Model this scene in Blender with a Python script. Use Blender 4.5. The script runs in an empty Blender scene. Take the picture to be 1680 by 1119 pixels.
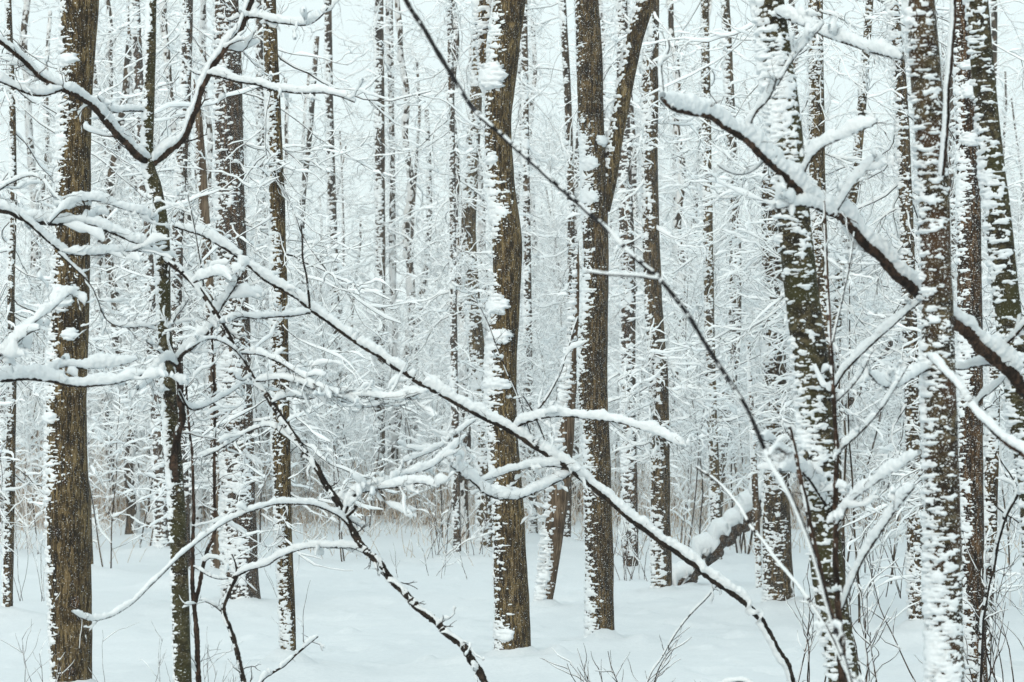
import bpy, math
import numpy as np
from mathutils import Vector

S = bpy.context.scene
COL = S.collection
R_ = math.radians

# ------------------------------------------------------------------ camera
F, HZ, EYE = 3967.0, 750.0, 1.6          # focal length in photo pixels, eye-level row, eye height
cam_d = bpy.data.cameras.new("camera")
cam_d.lens, cam_d.sensor_width, cam_d.sensor_fit = 85.0, 36.0, 'HORIZONTAL'
cam_d.shift_y = (HZ - 559.5) / 1680.0
cam_d.clip_start, cam_d.clip_end = 0.1, 2000.0
cam_d.dof.use_dof = True
cam_d.dof.focus_distance = 17.5
cam_d.dof.aperture_fstop = 7.1
cam = bpy.data.objects.new("camera", cam_d)
cam.location = (0, 0, EYE)
cam.rotation_euler = (R_(90), 0, 0)
COL.objects.link(cam)
S.camera = cam

# ------------------------------------------------------------------ sky, sun, exposure
SUN_EL, SUN_ROT = 22.0, 200.0
w = bpy.data.worlds.new("World")
S.world = w
w.use_nodes = True
nt = w.node_tree
bg = nt.nodes["Background"]
sky = nt.nodes.new("ShaderNodeTexSky")
sky.sky_type = 'NISHITA'
sky.sun_disc = False
sky.sun_elevation, sky.sun_rotation = R_(SUN_EL), R_(SUN_ROT)
sky.air_density, sky.dust_density, sky.ozone_density = 1.0, 6.0, 1.0
# cloud deck: most of the blue is taken out of the sky
mixn = nt.nodes.new("ShaderNodeMix")
mixn.data_type = 'RGBA'
mixn.inputs[0].default_value = 0.85
nt.links.new(sky.outputs[0], mixn.inputs[6])
mixn.inputs[7].default_value = (6.15, 7.05, 7.07, 1)
# overcast deck: brighter overhead than along the horizon
tcw = nt.nodes.new("ShaderNodeTexCoord")
sep = nt.nodes.new("ShaderNodeSeparateXYZ")
mr = nt.nodes.new("ShaderNodeMapRange")
mr.inputs["From Min"].default_value, mr.inputs["From Max"].default_value = 0.0, 1.0
mr.inputs["To Min"].default_value, mr.inputs["To Max"].default_value = 0.86, 1.66
vm = nt.nodes.new("ShaderNodeVectorMath")
vm.operation = 'SCALE'
nt.links.new(tcw.outputs["Generated"], sep.inputs[0])
nt.links.new(sep.outputs["Z"], mr.inputs["Value"])
nt.links.new(mixn.outputs[2], vm.inputs[0])
nt.links.new(mr.outputs[0], vm.inputs["Scale"])
nt.links.new(vm.outputs[0], bg.inputs[0])
bg.inputs[1].default_value = 0.12
sd = bpy.data.lights.new("sun", 'SUN')
sd.energy, sd.angle, sd.color = 1.5, R_(50), (1.0, 0.96, 0.9)
so = bpy.data.objects.new("sun", sd)
so.rotation_euler = (R_(90 - SUN_EL), 0, R_(180 - SUN_ROT))
COL.objects.link(so)
S.view_settings.view_transform = 'Standard'
S.view_settings.look = 'None'
S.view_settings.exposure = 0.32
S.view_settings.gamma = 1.0
try:
    S.cycles.max_bounces = 20
    S.cycles.diffuse_bounces = 16
    S.cycles.volume_bounces = 2
    S.cycles.transmission_bounces = 16
    S.cycles.use_denoising = True
except Exception:
    pass

# ------------------------------------------------------------------ helpers
def tag(o, label=None, cat=None, group=None, kind=None):
    for k, v in (("label", label), ("category", cat), ("group", group), ("kind", kind)):
        if v:
            o[k] = v
    return o

def empty(name, loc, label, cat, group=None):
    o = bpy.data.objects.new(name, None)
    o.location = loc
    o.empty_display_size = 0.1
    COL.objects.link(o)
    return tag(o, label, cat, group)

_rg = np.random.default_rng(7)
_perm = np.concatenate([_rg.permutation(256)] * 3)
_grad = _rg.normal(size=(256, 3))
_grad /= np.linalg.norm(_grad, axis=1)[:, None]

def perlin(p):
    p = np.asarray(p, float)
    i = np.floor(p).astype(int)
    f = p - i
    i &= 255
    u = f * f * f * (f * (f * 6 - 15) + 10)
    out = 0
    for dx in (0, 1):
        wx = u[..., 0] if dx else 1 - u[..., 0]
        for dy in (0, 1):
            wy = u[..., 1] if dy else 1 - u[..., 1]
            for dz in (0, 1):
                wz = u[..., 2] if dz else 1 - u[..., 2]
                h = _perm[_perm[_perm[i[..., 0] + dx] + i[..., 1] + dy] + i[..., 2] + dz]
                g = _grad[h]
                d = g[..., 0] * (f[..., 0] - dx) + g[..., 1] * (f[..., 1] - dy) + g[..., 2] * (f[..., 2] - dz)
                out = out + wx * wy * wz * d
    return out * 1.6

def noise1(t, seed):
    t = np.asarray(t, float)
    return perlin(np.stack([t, np.full_like(t, seed * 7.31 + .37), np.full_like(t, seed * 3.7 + .61)], -1))

def mesh_obj(name, chunks, parent=None, loc=None, mesh_only=False):
    """chunks: list of (V (n,3), F (m,4) or (m,3), material). One mesh object."""
    chunks = [c for c in chunks if len(c[0]) and len(c[1])]
    if not chunks:
        return None
    off = 0
    vs, loops, starts, mi, mats = [], [], [], [], []
    nl = 0
    for V, Fc, m in chunks:
        if m not in mats:
            mats.append(m)
        k = Fc.shape[1]
        vs.append(V)
        loops.append((Fc + off).ravel())
        starts.append(nl + np.arange(len(Fc)) * k)
        mi.append(np.full(len(Fc), mats.index(m)))
        nl += Fc.size
        off += len(V)
    V = np.concatenate(vs).astype(np.float32)
    if loc is not None:
        V = V - np.asarray(loc, np.float32)
    loops = np.concatenate(loops).astype(np.int32)
    starts = np.concatenate(starts).astype(np.int32)
    me = bpy.data.meshes.new(name)
    me.vertices.add(len(V))
    me.vertices.foreach_set("co", V.ravel())
    me.loops.add(len(loops))
    me.loops.foreach_set("vertex_index", loops)
    me.polygons.add(len(starts))
    me.polygons.foreach_set("loop_start", starts)
    me.polygons.foreach_set("material_index", np.concatenate(mi).astype(np.int32))
    for m in mats:
        me.materials.append(m)
    me.update(calc_edges=True)
    me.polygons.foreach_set("use_smooth", np.ones(len(starts), bool))
    if mesh_only:
        return me
    o = bpy.data.objects.new(name, me)
    COL.objects.link(o)
    if parent is not None:
        o.parent = parent
    return o

WIND = np.array([-1.0, -0.30, 0.0])
WIND /= np.linalg.norm(WIND)

def frames(Pt):
    """Pt (K,n,3) -> tangent T, load side U (up on level wood, windward on upright wood), sideways Sd, |tz|"""
    T = np.gradient(Pt, axis=1)
    T /= np.linalg.norm(T, axis=2)[..., None] + 1e-9
    vz = np.abs(T[..., 2:3])
    wv = np.clip((vz - .55) / .4, 0, 1)
    L = np.array([0, 0, 1.0]) * (1 - wv) + WIND * wv
    U = L - (L * T).sum(-1, keepdims=True) * T
    U /= np.linalg.norm(U, axis=2)[..., None] + 1e-9
    return T, U, np.cross(T, U), vz[..., 0]

def tube_faces(K, n, m):
    i = np.arange(n - 1)[:, None]
    j = np.arange(m)[None, :]
    a = i * m + j
    b = i * m + (j + 1) % m
    q = np.stack([a, b, b + m, a + m], -1).reshape(-1, 4)
    return (q[None] + (np.arange(K) * n * m)[:, None, None]).reshape(-1, 4)

def tubes(Pt, Rd, m=4):
    K, n, _ = Pt.shape
    T, U, Sd, _v = frames(Pt)
    th = np.arange(m) / m * 2 * np.pi
    V = Pt[:, :, None] + Rd[..., None, None] * (np.cos(th)[None, None, :, None] * U[:, :, None] + np.sin(th)[None, None, :, None] * Sd[:, :, None])
    return V.reshape(-1, 3), tube_faces(K, n, m)

def snow_tubes(Pt, Rd, Hs, m=5, lump=0.0, lscale=30.0):
    """snow lying on the load side of each tube: height Hs (K,n); zero height sinks into the wood"""
    K, n, _ = Pt.shape
    T, U, Sd, _v = frames(Pt)
    on = np.clip(Hs / (0.25 * Rd + 1e-6), 0, 1)
    b = 0.5 * Hs + 0.28 * Rd * on
    a = (0.95 * Rd + 0.30 * Hs) * on
    C = Pt + U * (0.58 * Rd + 0.43 * Hs)[..., None] * on[..., None]
    th = (np.arange(m) + .5) / m * 2 * np.pi
    D = a[..., None, None] * np.sin(th)[None, None, :, None] * Sd[:, :, None] + b[..., None, None] * np.cos(th)[None, None, :, None] * U[:, :, None]
    if lump:
        q = (C[:, :, None] + D)
        s = 1 + lump * (.5 * perlin(q * lscale * .8) + .7 * perlin(q * lscale * 2.6 + 9.1) + .6 * perlin(q * lscale * 4.1 + 4.7))
        D = D * s[..., None]
    V = C[:, :, None] + D
    return V.reshape(-1, 3), tube_faces(K, n, m)

def px(p, q, Y):
    p, q, Y = np.asarray(p, float), np.asarray(q, float), np.asarray(Y, float)
    return np.stack([(p - 840.0) / F * Y, Y + 0 * p, EYE + (HZ - q) / F * Y], -1)

def spline(P, step):
    """Catmull-Rom through rows of P (first three columns are positions), resampled at about the given spacing"""
    P = np.asarray(P, float)
    Q = np.vstack([2 * P[0] - P[1], P, 2 * P[-1] - P[-2]])
    out = []
    for i in range(len(P) - 1):
        p0, p1, p2, p3 = Q[i], Q[i + 1], Q[i + 2], Q[i + 3]
        L = np.linalg.norm(p2[:3] - p1[:3])
        n = max(2, int(round(L / step)))
        t = np.linspace(0, 1, n, endpoint=False)[:, None]
        out.append(.5 * (2 * p1 + (p2 - p0) * t + (2 * p0 - 5 * p1 + 4 * p2 - p3) * t ** 2 + (3 * p1 - p0 - 3 * p2 + p3) * t ** 3))
    out.append(P[-1:])
    return np.vstack(out)

# ------------------------------------------------------------------ materials
def new_mat(name):
    m = bpy.data.materials.new(name)
    m.use_nodes = True
    n = m.node_tree
    return m, n, n.nodes["Principled BSDF"], n.nodes, n.links

def snow_mat(name, c0, c1, soak):
    m, n, p, N, L = new_mat(name)
    g = N.new("ShaderNodeNewGeometry")
    def noise(sc, det, ro):
        t = N.new("ShaderNodeTexNoise")
        t.inputs["Scale"].default_value = sc
        t.inputs["Detail"].default_value = det
        t.inputs["Roughness"].default_value = ro
        L.new(g.outputs["Position"], t.inputs["Vector"])
        return t
    t = noise(26, 6, .72)
    t2 = noise(140, 3, .7)
    r = N.new("ShaderNodeValToRGB")
    r.color_ramp.elements[0].color = c0 + (1,)
    r.color_ramp.elements[1].color = c1 + (1,)
    r.color_ramp.elements[0].position, r.color_ramp.elements[1].position = .3, .7
    L.new(t.outputs["Fac"], r.inputs[0])
    L.new(r.outputs[0], p.inputs["Base Color"])
    b = N.new("ShaderNodeBump")
    b.inputs["Strength"].default_value = .45
    b.inputs["Distance"].default_value = .012
    L.new(t.outputs["Fac"], b.inputs["Height"])
    b2 = N.new("ShaderNodeBump")
    b2.inputs["Strength"].default_value = .5
    b2.inputs["Distance"].default_value = .004
    L.new(t2.outputs["Fac"], b2.inputs["Height"])
    L.new(b.outputs[0], b2.inputs["Normal"])
    L.new(b2.outputs[0], p.inputs["Normal"])
    p.inputs["Roughness"].default_value = .75
    p.inputs["Specular IOR Level"].default_value = .15
    # light soaks through small loads of snow
    tr = N.new("ShaderNodeBsdfTranslucent")
    L.new(r.outputs[0], tr.inputs["Color"])
    L.new(b2.outputs[0], tr.inputs["Normal"])
    ms = N.new("ShaderNodeMixShader")
    ms.inputs[0].default_value = soak
    L.new(p.outputs[0], ms.inputs[1])
    L.new(tr.outputs[0], ms.inputs[2])
    L.new(ms.outputs[0], n.nodes["Material Output"].inputs["Surface"])
    return m

def bark_mat(name, dark, mid, light, sxy=120, sz=24, fleck=.72, moss=None, bump=.8):
    m, n, p, N, L = new_mat(name)
    tc = N.new("ShaderNodeTexCoord")
    mp = N.new("ShaderNodeMapping")
    mp.inputs["Scale"].default_value = (sxy, sxy, sz)
    L.new(tc.outputs["Object"], mp.inputs[0])
    t = N.new("ShaderNodeTexNoise")
    t.inputs["Scale"].default_value = 1.0
    t.inputs["Detail"].default_value = 8
    t.inputs["Roughness"].default_value = .72
    t.inputs["Distortion"].default_value = 1.1
    L.new(mp.outputs[0], t.inputs["Vector"])
    mpc = N.new("ShaderNodeMapping")
    mpc.inputs["Scale"].default_value = (sxy * .42, sxy * .42, sz * .34)
    L.new(tc.outputs["Object"], mpc.inputs[0])
    tcn = N.new("ShaderNodeTexNoise")
    tcn.inputs["Scale"].default_value = 1.0
    tcn.inputs["Detail"].default_value = 4
    tcn.inputs["Roughness"].default_value = .6
    tcn.inputs["Distortion"].default_value = .9
    L.new(mpc.outputs[0], tcn.inputs["Vector"])
    av = N.new("ShaderNodeMix")
    av.data_type = 'FLOAT'
    av.inputs[0].default_value = .5
    L.new(t.outputs["Fac"], av.inputs[2])
    L.new(tcn.outputs["Fac"], av.inputs[3])
    r = N.new("ShaderNodeValToRGB")
    e = r.color_ramp.elements
    e[0].position, e[0].color = .45, dark + (1,)
    e[1].position, e[1].color = .575, light + (1,)
    x = e.new(.5)
    x.color = mid + (1,)
    L.new(av.outputs[0], r.inputs[0])
    col = r.outputs[0]
    # broad patches of tone
    t2 = N.new("ShaderNodeTexNoise")
    t2.inputs["Scale"].default_value = 6.5
    t2.inputs["Detail"].default_value = 4
    L.new(tc.outputs["Object"], t2.inputs["Vector"])
    r2 = N.new("ShaderNodeValToRGB")
    r2.color_ramp.elements[0].position, r2.color_ramp.elements[1].position = .42, .62
    L.new(t2.outputs["Fac"], r2.inputs[0])
    mx = N.new("ShaderNodeMix")
    mx.data_type = 'RGBA'
    L.new(r2.outputs[0], mx.inputs[0])
    L.new(col, mx.inputs[6])
    if moss:
        mm = N.new("ShaderNodeMix")
        mm.data_type = 'RGBA'
        mm.inputs[0].default_value = .75
        L.new(col, mm.inputs[6])
        mm.inputs[7].default_value = moss + (1,)
        L.new(mm.outputs[2], mx.inputs[7])
    else:
        mm = N.new("ShaderNodeMix")
        mm.data_type = 'RGBA'
        mm.blend_type = 'MULTIPLY'
        mm.inputs[0].default_value = 1
        L.new(col, mm.inputs[6])
        mm.inputs[7].default_value = (.50, .46, .42, 1)
        L.new(mm.outputs[2], mx.inputs[7])
    col = mx.outputs[2]
    # snow grains caught in the bark
    t3 = N.new("ShaderNodeTexNoise")
    t3.inputs["Scale"].default_value = 130
    t3.inputs["Detail"].default_value = 4
    t3.inputs["Roughness"].default_value = .7
    L.new(tc.outputs["Object"], t3.inputs["Vector"])
    r3 = N.new("ShaderNodeValToRGB")
    r3.color_ramp.elements[0].position, r3.color_ramp.elements[1].position = fleck - .02, fleck + .02
    L.new(t3.outputs["Fac"], r3.inputs[0])
    m3 = N.new("ShaderNodeMix")
    m3.data_type = 'RGBA'
    L.new(r3.outputs[0], m3.inputs[0])
    L.new(col, m3.inputs[6])
    m3.inputs[7].default_value = (.8, .84, .85, 1)
    L.new(m3.outputs[2], p.inputs["Base Color"])
    b = N.new("ShaderNodeBump")
    b.inputs["Strength"].default_value = bump
    b.inputs["Distance"].default_value = .012
    L.new(av.outputs[0], b.inputs["Height"])
    L.new(b.outputs[0], p.inputs["Normal"])
    p.inputs["Roughness"].default_value = .9
    p.inputs["Specular IOR Level"].default_value = .15
    return m

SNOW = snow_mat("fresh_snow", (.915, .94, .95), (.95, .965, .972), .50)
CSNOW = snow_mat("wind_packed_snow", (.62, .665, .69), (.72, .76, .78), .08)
BSNOW = snow_mat("branch_snow", (.66, .70, .72), (.75, .785, .80), .20)
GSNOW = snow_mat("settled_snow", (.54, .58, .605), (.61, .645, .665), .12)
OLIVE = bark_mat("olive_bark", (.011, .0065, .0018), (.048, .032, .0115), (.175, .126, .058), fleck=.645)
BROWN = bark_mat("brown_bark", (.008, .0045, .0014), (.035, .022, .0075), (.135, .09, .038), fleck=.63)
RED = bark_mat("dark_red_bark", (.006, .0028, .0012), (.026, .0135, .005), (.11, .063, .028), fleck=.62)
MOSSY = bark_mat("mossy_bark", (.008, .006, .003), (.026, .021, .010), (.085, .07, .038), sxy=34, sz=60, moss=(.034, .033, .010), fleck=.65)
RUST = bark_mat("rusty_bark", (.008, .006, .003), (.027, .021, .010), (.085, .066, .036), sxy=34, sz=60, moss=(.045, .022, .010), fleck=.61)
DEAD = bark_mat("dead_wood", (.04, .025, .014), (.085, .058, .035), (.17, .125, .085), sxy=90, sz=4, fleck=.8, bump=.4)
FARB = bark_mat("distant_bark", (.014, .008, .004), (.036, .023, .011), (.10, .068, .038), sxy=20, sz=8, fleck=.66)
TWIG = bark_mat("twig_bark", (.006, .004, .003), (.014, .010, .007), (.04, .028, .02), sxy=60, sz=60, fleck=.74, bump=.3)
STEM = bark_mat("stem_bark", (.012, .007, .004), (.028, .016, .010), (.075, .045, .03), sxy=60, sz=30, fleck=.73, bump=.3)
SLATE = bark_mat("dark_stem_bark", (.008, .008, .009), (.016, .016, .018), (.035, .036, .04), sxy=60, sz=30, fleck=.9, bump=.3)
STRAW = bark_mat("dry_straw", (.30, .19, .10), (.42, .29, .17), (.52, .39, .25), sxy=20, sz=20, fleck=.64, bump=.1)

# ------------------------------------------------------------------ ground
def ground_z(x, y):
    x, y = np.asarray(x, float), np.asarray(y, float)
    q = np.stack([x * .16, y * .10, x * 0 + 3.3], -1)
    z = .05 * perlin(q) + .035 * perlin(q * 2.9 + 7.7)
    far = np.clip((y - 75) / 60, 0, 1)
    return z + far * .6 * perlin(np.stack([x * .03, y * .03, x * 0 + 8.1], -1))

def make_ground():
    ys = np.concatenate([np.linspace(-40, 6, 24), np.geomspace(6.4, 100, 640), np.geomspace(101, 900, 40)])
    u = np.linspace(-1, 1, 481)
    xs = np.sign(u) * (np.abs(u) * 12 + np.abs(u) ** 5 * 500)
    X, Y = np.meshgrid(xs, ys)
    Z = ground_z(X, Y)
    fine = np.exp(-((np.hypot(X, Y) - 8) / 40).clip(0) ** 2)
    q = np.stack([X * 1.1, Y * .8, X * 0 + 1.7], -1)
    pits = np.clip(perlin(q * [2.3, 2.0, 1] + 17.0) - .38, 0, 1)
    Z = Z + fine * (.045 * perlin(q * .6 + 2.2) + .036 * perlin(q) + .018 * perlin(q * 3.1) + .14 * np.clip(perlin(q * [3.4, 3.0, 1] + 41.0) - .40, 0, 1) - .17 * pits)
    hump = np.exp(-((Y - 60) / 14) ** 2)
    Z = Z + hump * (.10 + .16 * perlin(np.stack([X * .9, Y * .35, X * 0 + 4.4], -1)))
    for bx, by in MOUNDS:
        d2 = (X - bx) ** 2 + (Y - by) ** 2
        Z = Z + .17 * np.exp(-d2 / .22) - .06 * np.exp(-((np.sqrt(d2) - .22) / .09) ** 2)
    V = np.stack([X, Y, Z], -1).reshape(-1, 3)
    a = (np.arange(len(ys) - 1)[:, None] * len(xs) + np.arange(len(xs) - 1)[None]).ravel()
    Fq = np.stack([a, a + 1, a + 1 + len(xs), a + len(xs)], -1)
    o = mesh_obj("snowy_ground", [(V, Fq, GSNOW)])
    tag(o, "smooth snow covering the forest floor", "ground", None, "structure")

MOUNDS = []

# ------------------------------------------------------------------ trunks
def trunk_parts(C, Rr, spacing, cover=.3, thick=.018, k=.9, fine=1.0, rough=.05, seed=0, clods=(), cap=None, Y=20.0):
    """C (n,3) centres, Rr (n) radii.  Returns wood (V,F) and plastered snow (V,F)."""
    n = len(C)
    m = int(np.clip(2 * np.pi * Rr.max() / spacing, 12, 110))
    T, U, Sd, vz = frames(C[None])
    U, Sd = U[0], Sd[0]
    rim, top = (1.0, -.10) if cover < .45 else (.6, .1)
    th = np.arange(m) / m * 2 * np.pi
    D = np.cos(th)[None, :, None] * U[:, None] + np.sin(th)[None, :, None] * Sd[:, None]
    P0 = C[:, None] + D * Rr[:, None, None]
    so = seed * 13.7
    rg = perlin(P0 * [9, 9, 2.2] + so) * rough * 1.3 + perlin(P0 * [28, 28, 6] + so) * rough * .55
    Rad = Rr[:, None] * (1 + rg)
    if cap is not None:
        Rad = Rad * cap[:, None]
    W = C[:, None] + D * Rad[..., None]
    fw = tube_faces(1, n, m)
    b = np.cos(th)[None, :]
    q = W * [1, 1, 1]
    f = fine
    v1 = perlin(q * np.array([13, 13, 46]) * f + so + 5.1)
    v2 = perlin(q * np.array([30, 30, 98]) * f + so + 2.3)
    v3 = perlin(q * np.array([2.6, 2.6, 2.4]) + so + 8.3)
    v4 = perlin(q * np.array([70, 70, 150]) * f + so + 3.9)
    pat = v1 * .85 + v2 * .8 + v4 * .45 + v3 * .75
    edge = np.clip(k * 1.25 * (b - cover), -2.2, top + rim * np.clip(b - .74, 0, 1))
    val = pat + edge
    # stray flecks of snow caught on the weather side
    fl = .8 * perlin(q * np.array([75, 75, 110]) * f + so + 31.0) + .6 * v2 + .3 * v1 + .7 * v3 - .74 + .30 * b
    val = np.maximum(val, np.where(b > -.75, fl * 1.3, -1))
    t = np.where(val > 0, thick * (1 - np.exp(-2.6 * val)) * (.55 + .75 * np.clip(b - cover + .25, 0, 1.2)), val * .010 - .0015)
    for cx, cy, rx, rz, th_ in clods:
        wx, wz = (cx - 840) / F * Y, EYE + (HZ - cy) / F * Y
        rxm, rzm = rx / F * Y, rz / F * Y
        front = D[..., 1] < .25
        d2 = ((W[..., 0] - wx) / rxm) ** 2 + ((W[..., 2] - wz) / rzm) ** 2 + .8 * v1 + .6 * v2 + .3 * v4
        g = np.where(front, np.clip(1.25 - d2, 0, 1), 0)
        t = np.maximum(t, np.where(g > 0, th_ * np.sqrt(g), -1))
    SV = C[:, None] + D * (Rad + t)[..., None]
    keep = (t > -.0005).ravel()
    keep = keep[fw].any(1)
    fs = fw[keep]
    used = np.unique(fs)
    re = np.full(n * m, -1)
    re[used] = np.arange(len(used))
    return (W.reshape(-1, 3), fw), (SV.reshape(-1, 3)[used], re[fs])

def trunk_path(poly, Y, spacing, up=1.2, root=True, lean_y=0.0):
    """poly rows (px, py, width px), top first -> centres and radii in metres, carried on past the frame and into the ground"""
    rows = []
    for (a, c, wd) in poly:
        p = px(a, c, Y)
        rows.append([p[0], p[1], p[2], wd / F * Y / 2])
    rows = np.array(rows)
    if poly[0][1] <= 5 and up > 0:
        d = rows[0, :3] - rows[1, :3]
        d /= np.linalg.norm(d)
        rows = np.vstack([np.append(rows[0, :3] + d * up, rows[0, 3] * .9), rows])
    if root:
        gz = float(ground_z(rows[-1, 0], Y))
        if rows[-1, 2] > gz + .06:
            d = (rows[-1] - rows[-2])
            s = (rows[-1, 2] - gz) / max(rows[-2, 2] - rows[-1, 2], .3)
            nx = rows[-1, 0] + np.clip(d[0] * s, -.15, .15) * .5
            rows = np.vstack([rows, [nx, Y, gz, rows[-1, 3] * 1.12]])
        # root flare going under the snow
        e = rows[-1].copy()
        e[2] = gz - .25
        e[3] *= 1.25
        rows = np.vstack([rows, e])
    rows[:, 1] += (rows[:, 2] - rows[-1, 2]) * lean_y
    Q = spline(rows, spacing)
    return Q[:, :3], np.abs(Q[:, 3])

def grow(base, d, L, n, rng, wob=.18, droop=0.0, lift=0.0):
    """random-walk paths: base (K,3), d (K,3), L (K) -> (K,n,3)"""
    K = len(base)
    P = np.empty((K, n, 3))
    P[:, 0] = base
    d = d / (np.linalg.norm(d, axis=1)[:, None] + 1e-9)
    for i in range(1, n):
        P[:, i] = P[:, i - 1] + d * (L / (n - 1))[:, None]
        d = d + rng.normal(size=(K, 3)) * wob
        d[:, 2] += lift - droop * (i / n)
        d /= np.linalg.norm(d, axis=1)[:, None]
    return P

def sprout(Pt, per, rng, ang=(.5, 1.0), t0=.2, flat=.0):
    """children starts on parents: returns base, dir, parent idx, t"""
    K, n, _ = Pt.shape
    idx = np.repeat(np.arange(K), per)
    t = t0 + (1 - t0) * rng.random(len(idx)) ** .8
    s = t * (n - 1)
    i = np.minimum(s.astype(int), n - 2)
    fr = (s - i)[:, None]
    A, B = Pt[idx, i], Pt[idx, i + 1]
    T = (B - A) / (np.linalg.norm(B - A, axis=1)[:, None] + 1e-9)
    r = rng.normal(size=T.shape)
    r[:, 2] *= (1 - flat)
    r -= (r * T).sum(1)[:, None] * T
    r /= np.linalg.norm(r, axis=1)[:, None] + 1e-9
    a = rng.uniform(ang[0], ang[1], len(idx))[:, None]
    return A + (B - A) * fr, T * np.cos(a) + r * np.sin(a), idx, t

def twig_snow(Pt, Rd, s, rng, gap=.2, m=5, lump=.0, lscale=20):
    K, n, _ = Pt.shape
    T, U, Sd, vz = frames(Pt)
    h = 1 - .72 * np.clip((vz - .45) / .5, 0, 1)
    a = rng.normal(size=(K, n))
    a = .5 * a + .25 * np.roll(a, 1, 1) + .25 * np.roll(a, -1, 1)
    H = s * h * np.clip(.95 + .75 * a, .35, 1.9)
    g = rng.random((K, n)) < gap * (1.3 - h)* 1.6
    H = np.where(g, 0, H)
    H[:, -1] *= .45
    return snow_tubes(Pt, Rd, H, m, lump, lscale)

def fine_crown(stems, stemR, rng, per1=14, L1=(.5, 1.3), per2=5, L2=(.2, .5), per3=0, L3=(.08, .22), r1=.007, s1=.022,
               ang=(.7, 1.25), t0=.2, lift=.03, droop=.05, m=3, ms=5, n=6, snow2=.8, flat=.3):
    """boughs and twigs with snow on stems (K,n,3). Returns chunks."""
    out = []
    b, d, i, t = sprout(stems, per1, rng, ang, t0, flat)
    L = rng.uniform(*L1, len(b)) * (1.15 - .55 * t)
    P1 = grow(b, d, L, n, rng, .16, droop, lift)
    R1 = np.linspace(1, .35, n)[None] * r1 * (.6 + .8 * rng.random(len(b)))[:, None]
    out.append((*tubes(P1, R1, m), TWIG))
    out.append((*twig_snow(P1, R1, s1, rng, m=ms), SNOW))
    if per2:
        b, d, i, t = sprout(P1, per2, rng, (.5, 1.0), .15, flat)
        P2 = grow(b, d, rng.uniform(*L2, len(b)), max(4, n - 2), rng, .2, droop, lift)
        R2 = np.linspace(1, .4, P2.shape[1])[None] * r1 * .5 * np.ones((len(b), 1))
        out.append((*tubes(P2, R2, 3), TWIG))
        out.append((*twig_snow(P2, R2, s1 * snow2, rng, m=max(4, ms - 1)), SNOW))
        if per3:
            b, d, i, t = sprout(P2, per3, rng, (.5, 1.0), .2, flat)
            P3 = grow(b, d, rng.uniform(*L3, len(b)), 4, rng, .2, droop, lift)
            R3 = np.linspace(1, .5, 4)[None] * r1 * .32 * np.ones((len(b), 1))
            out.append((*tubes(P3, R3, 3), TWIG))
            out.append((*twig_snow(P3, R3, s1 * snow2 * .7, rng, m=4), SNOW))
    return out

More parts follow.
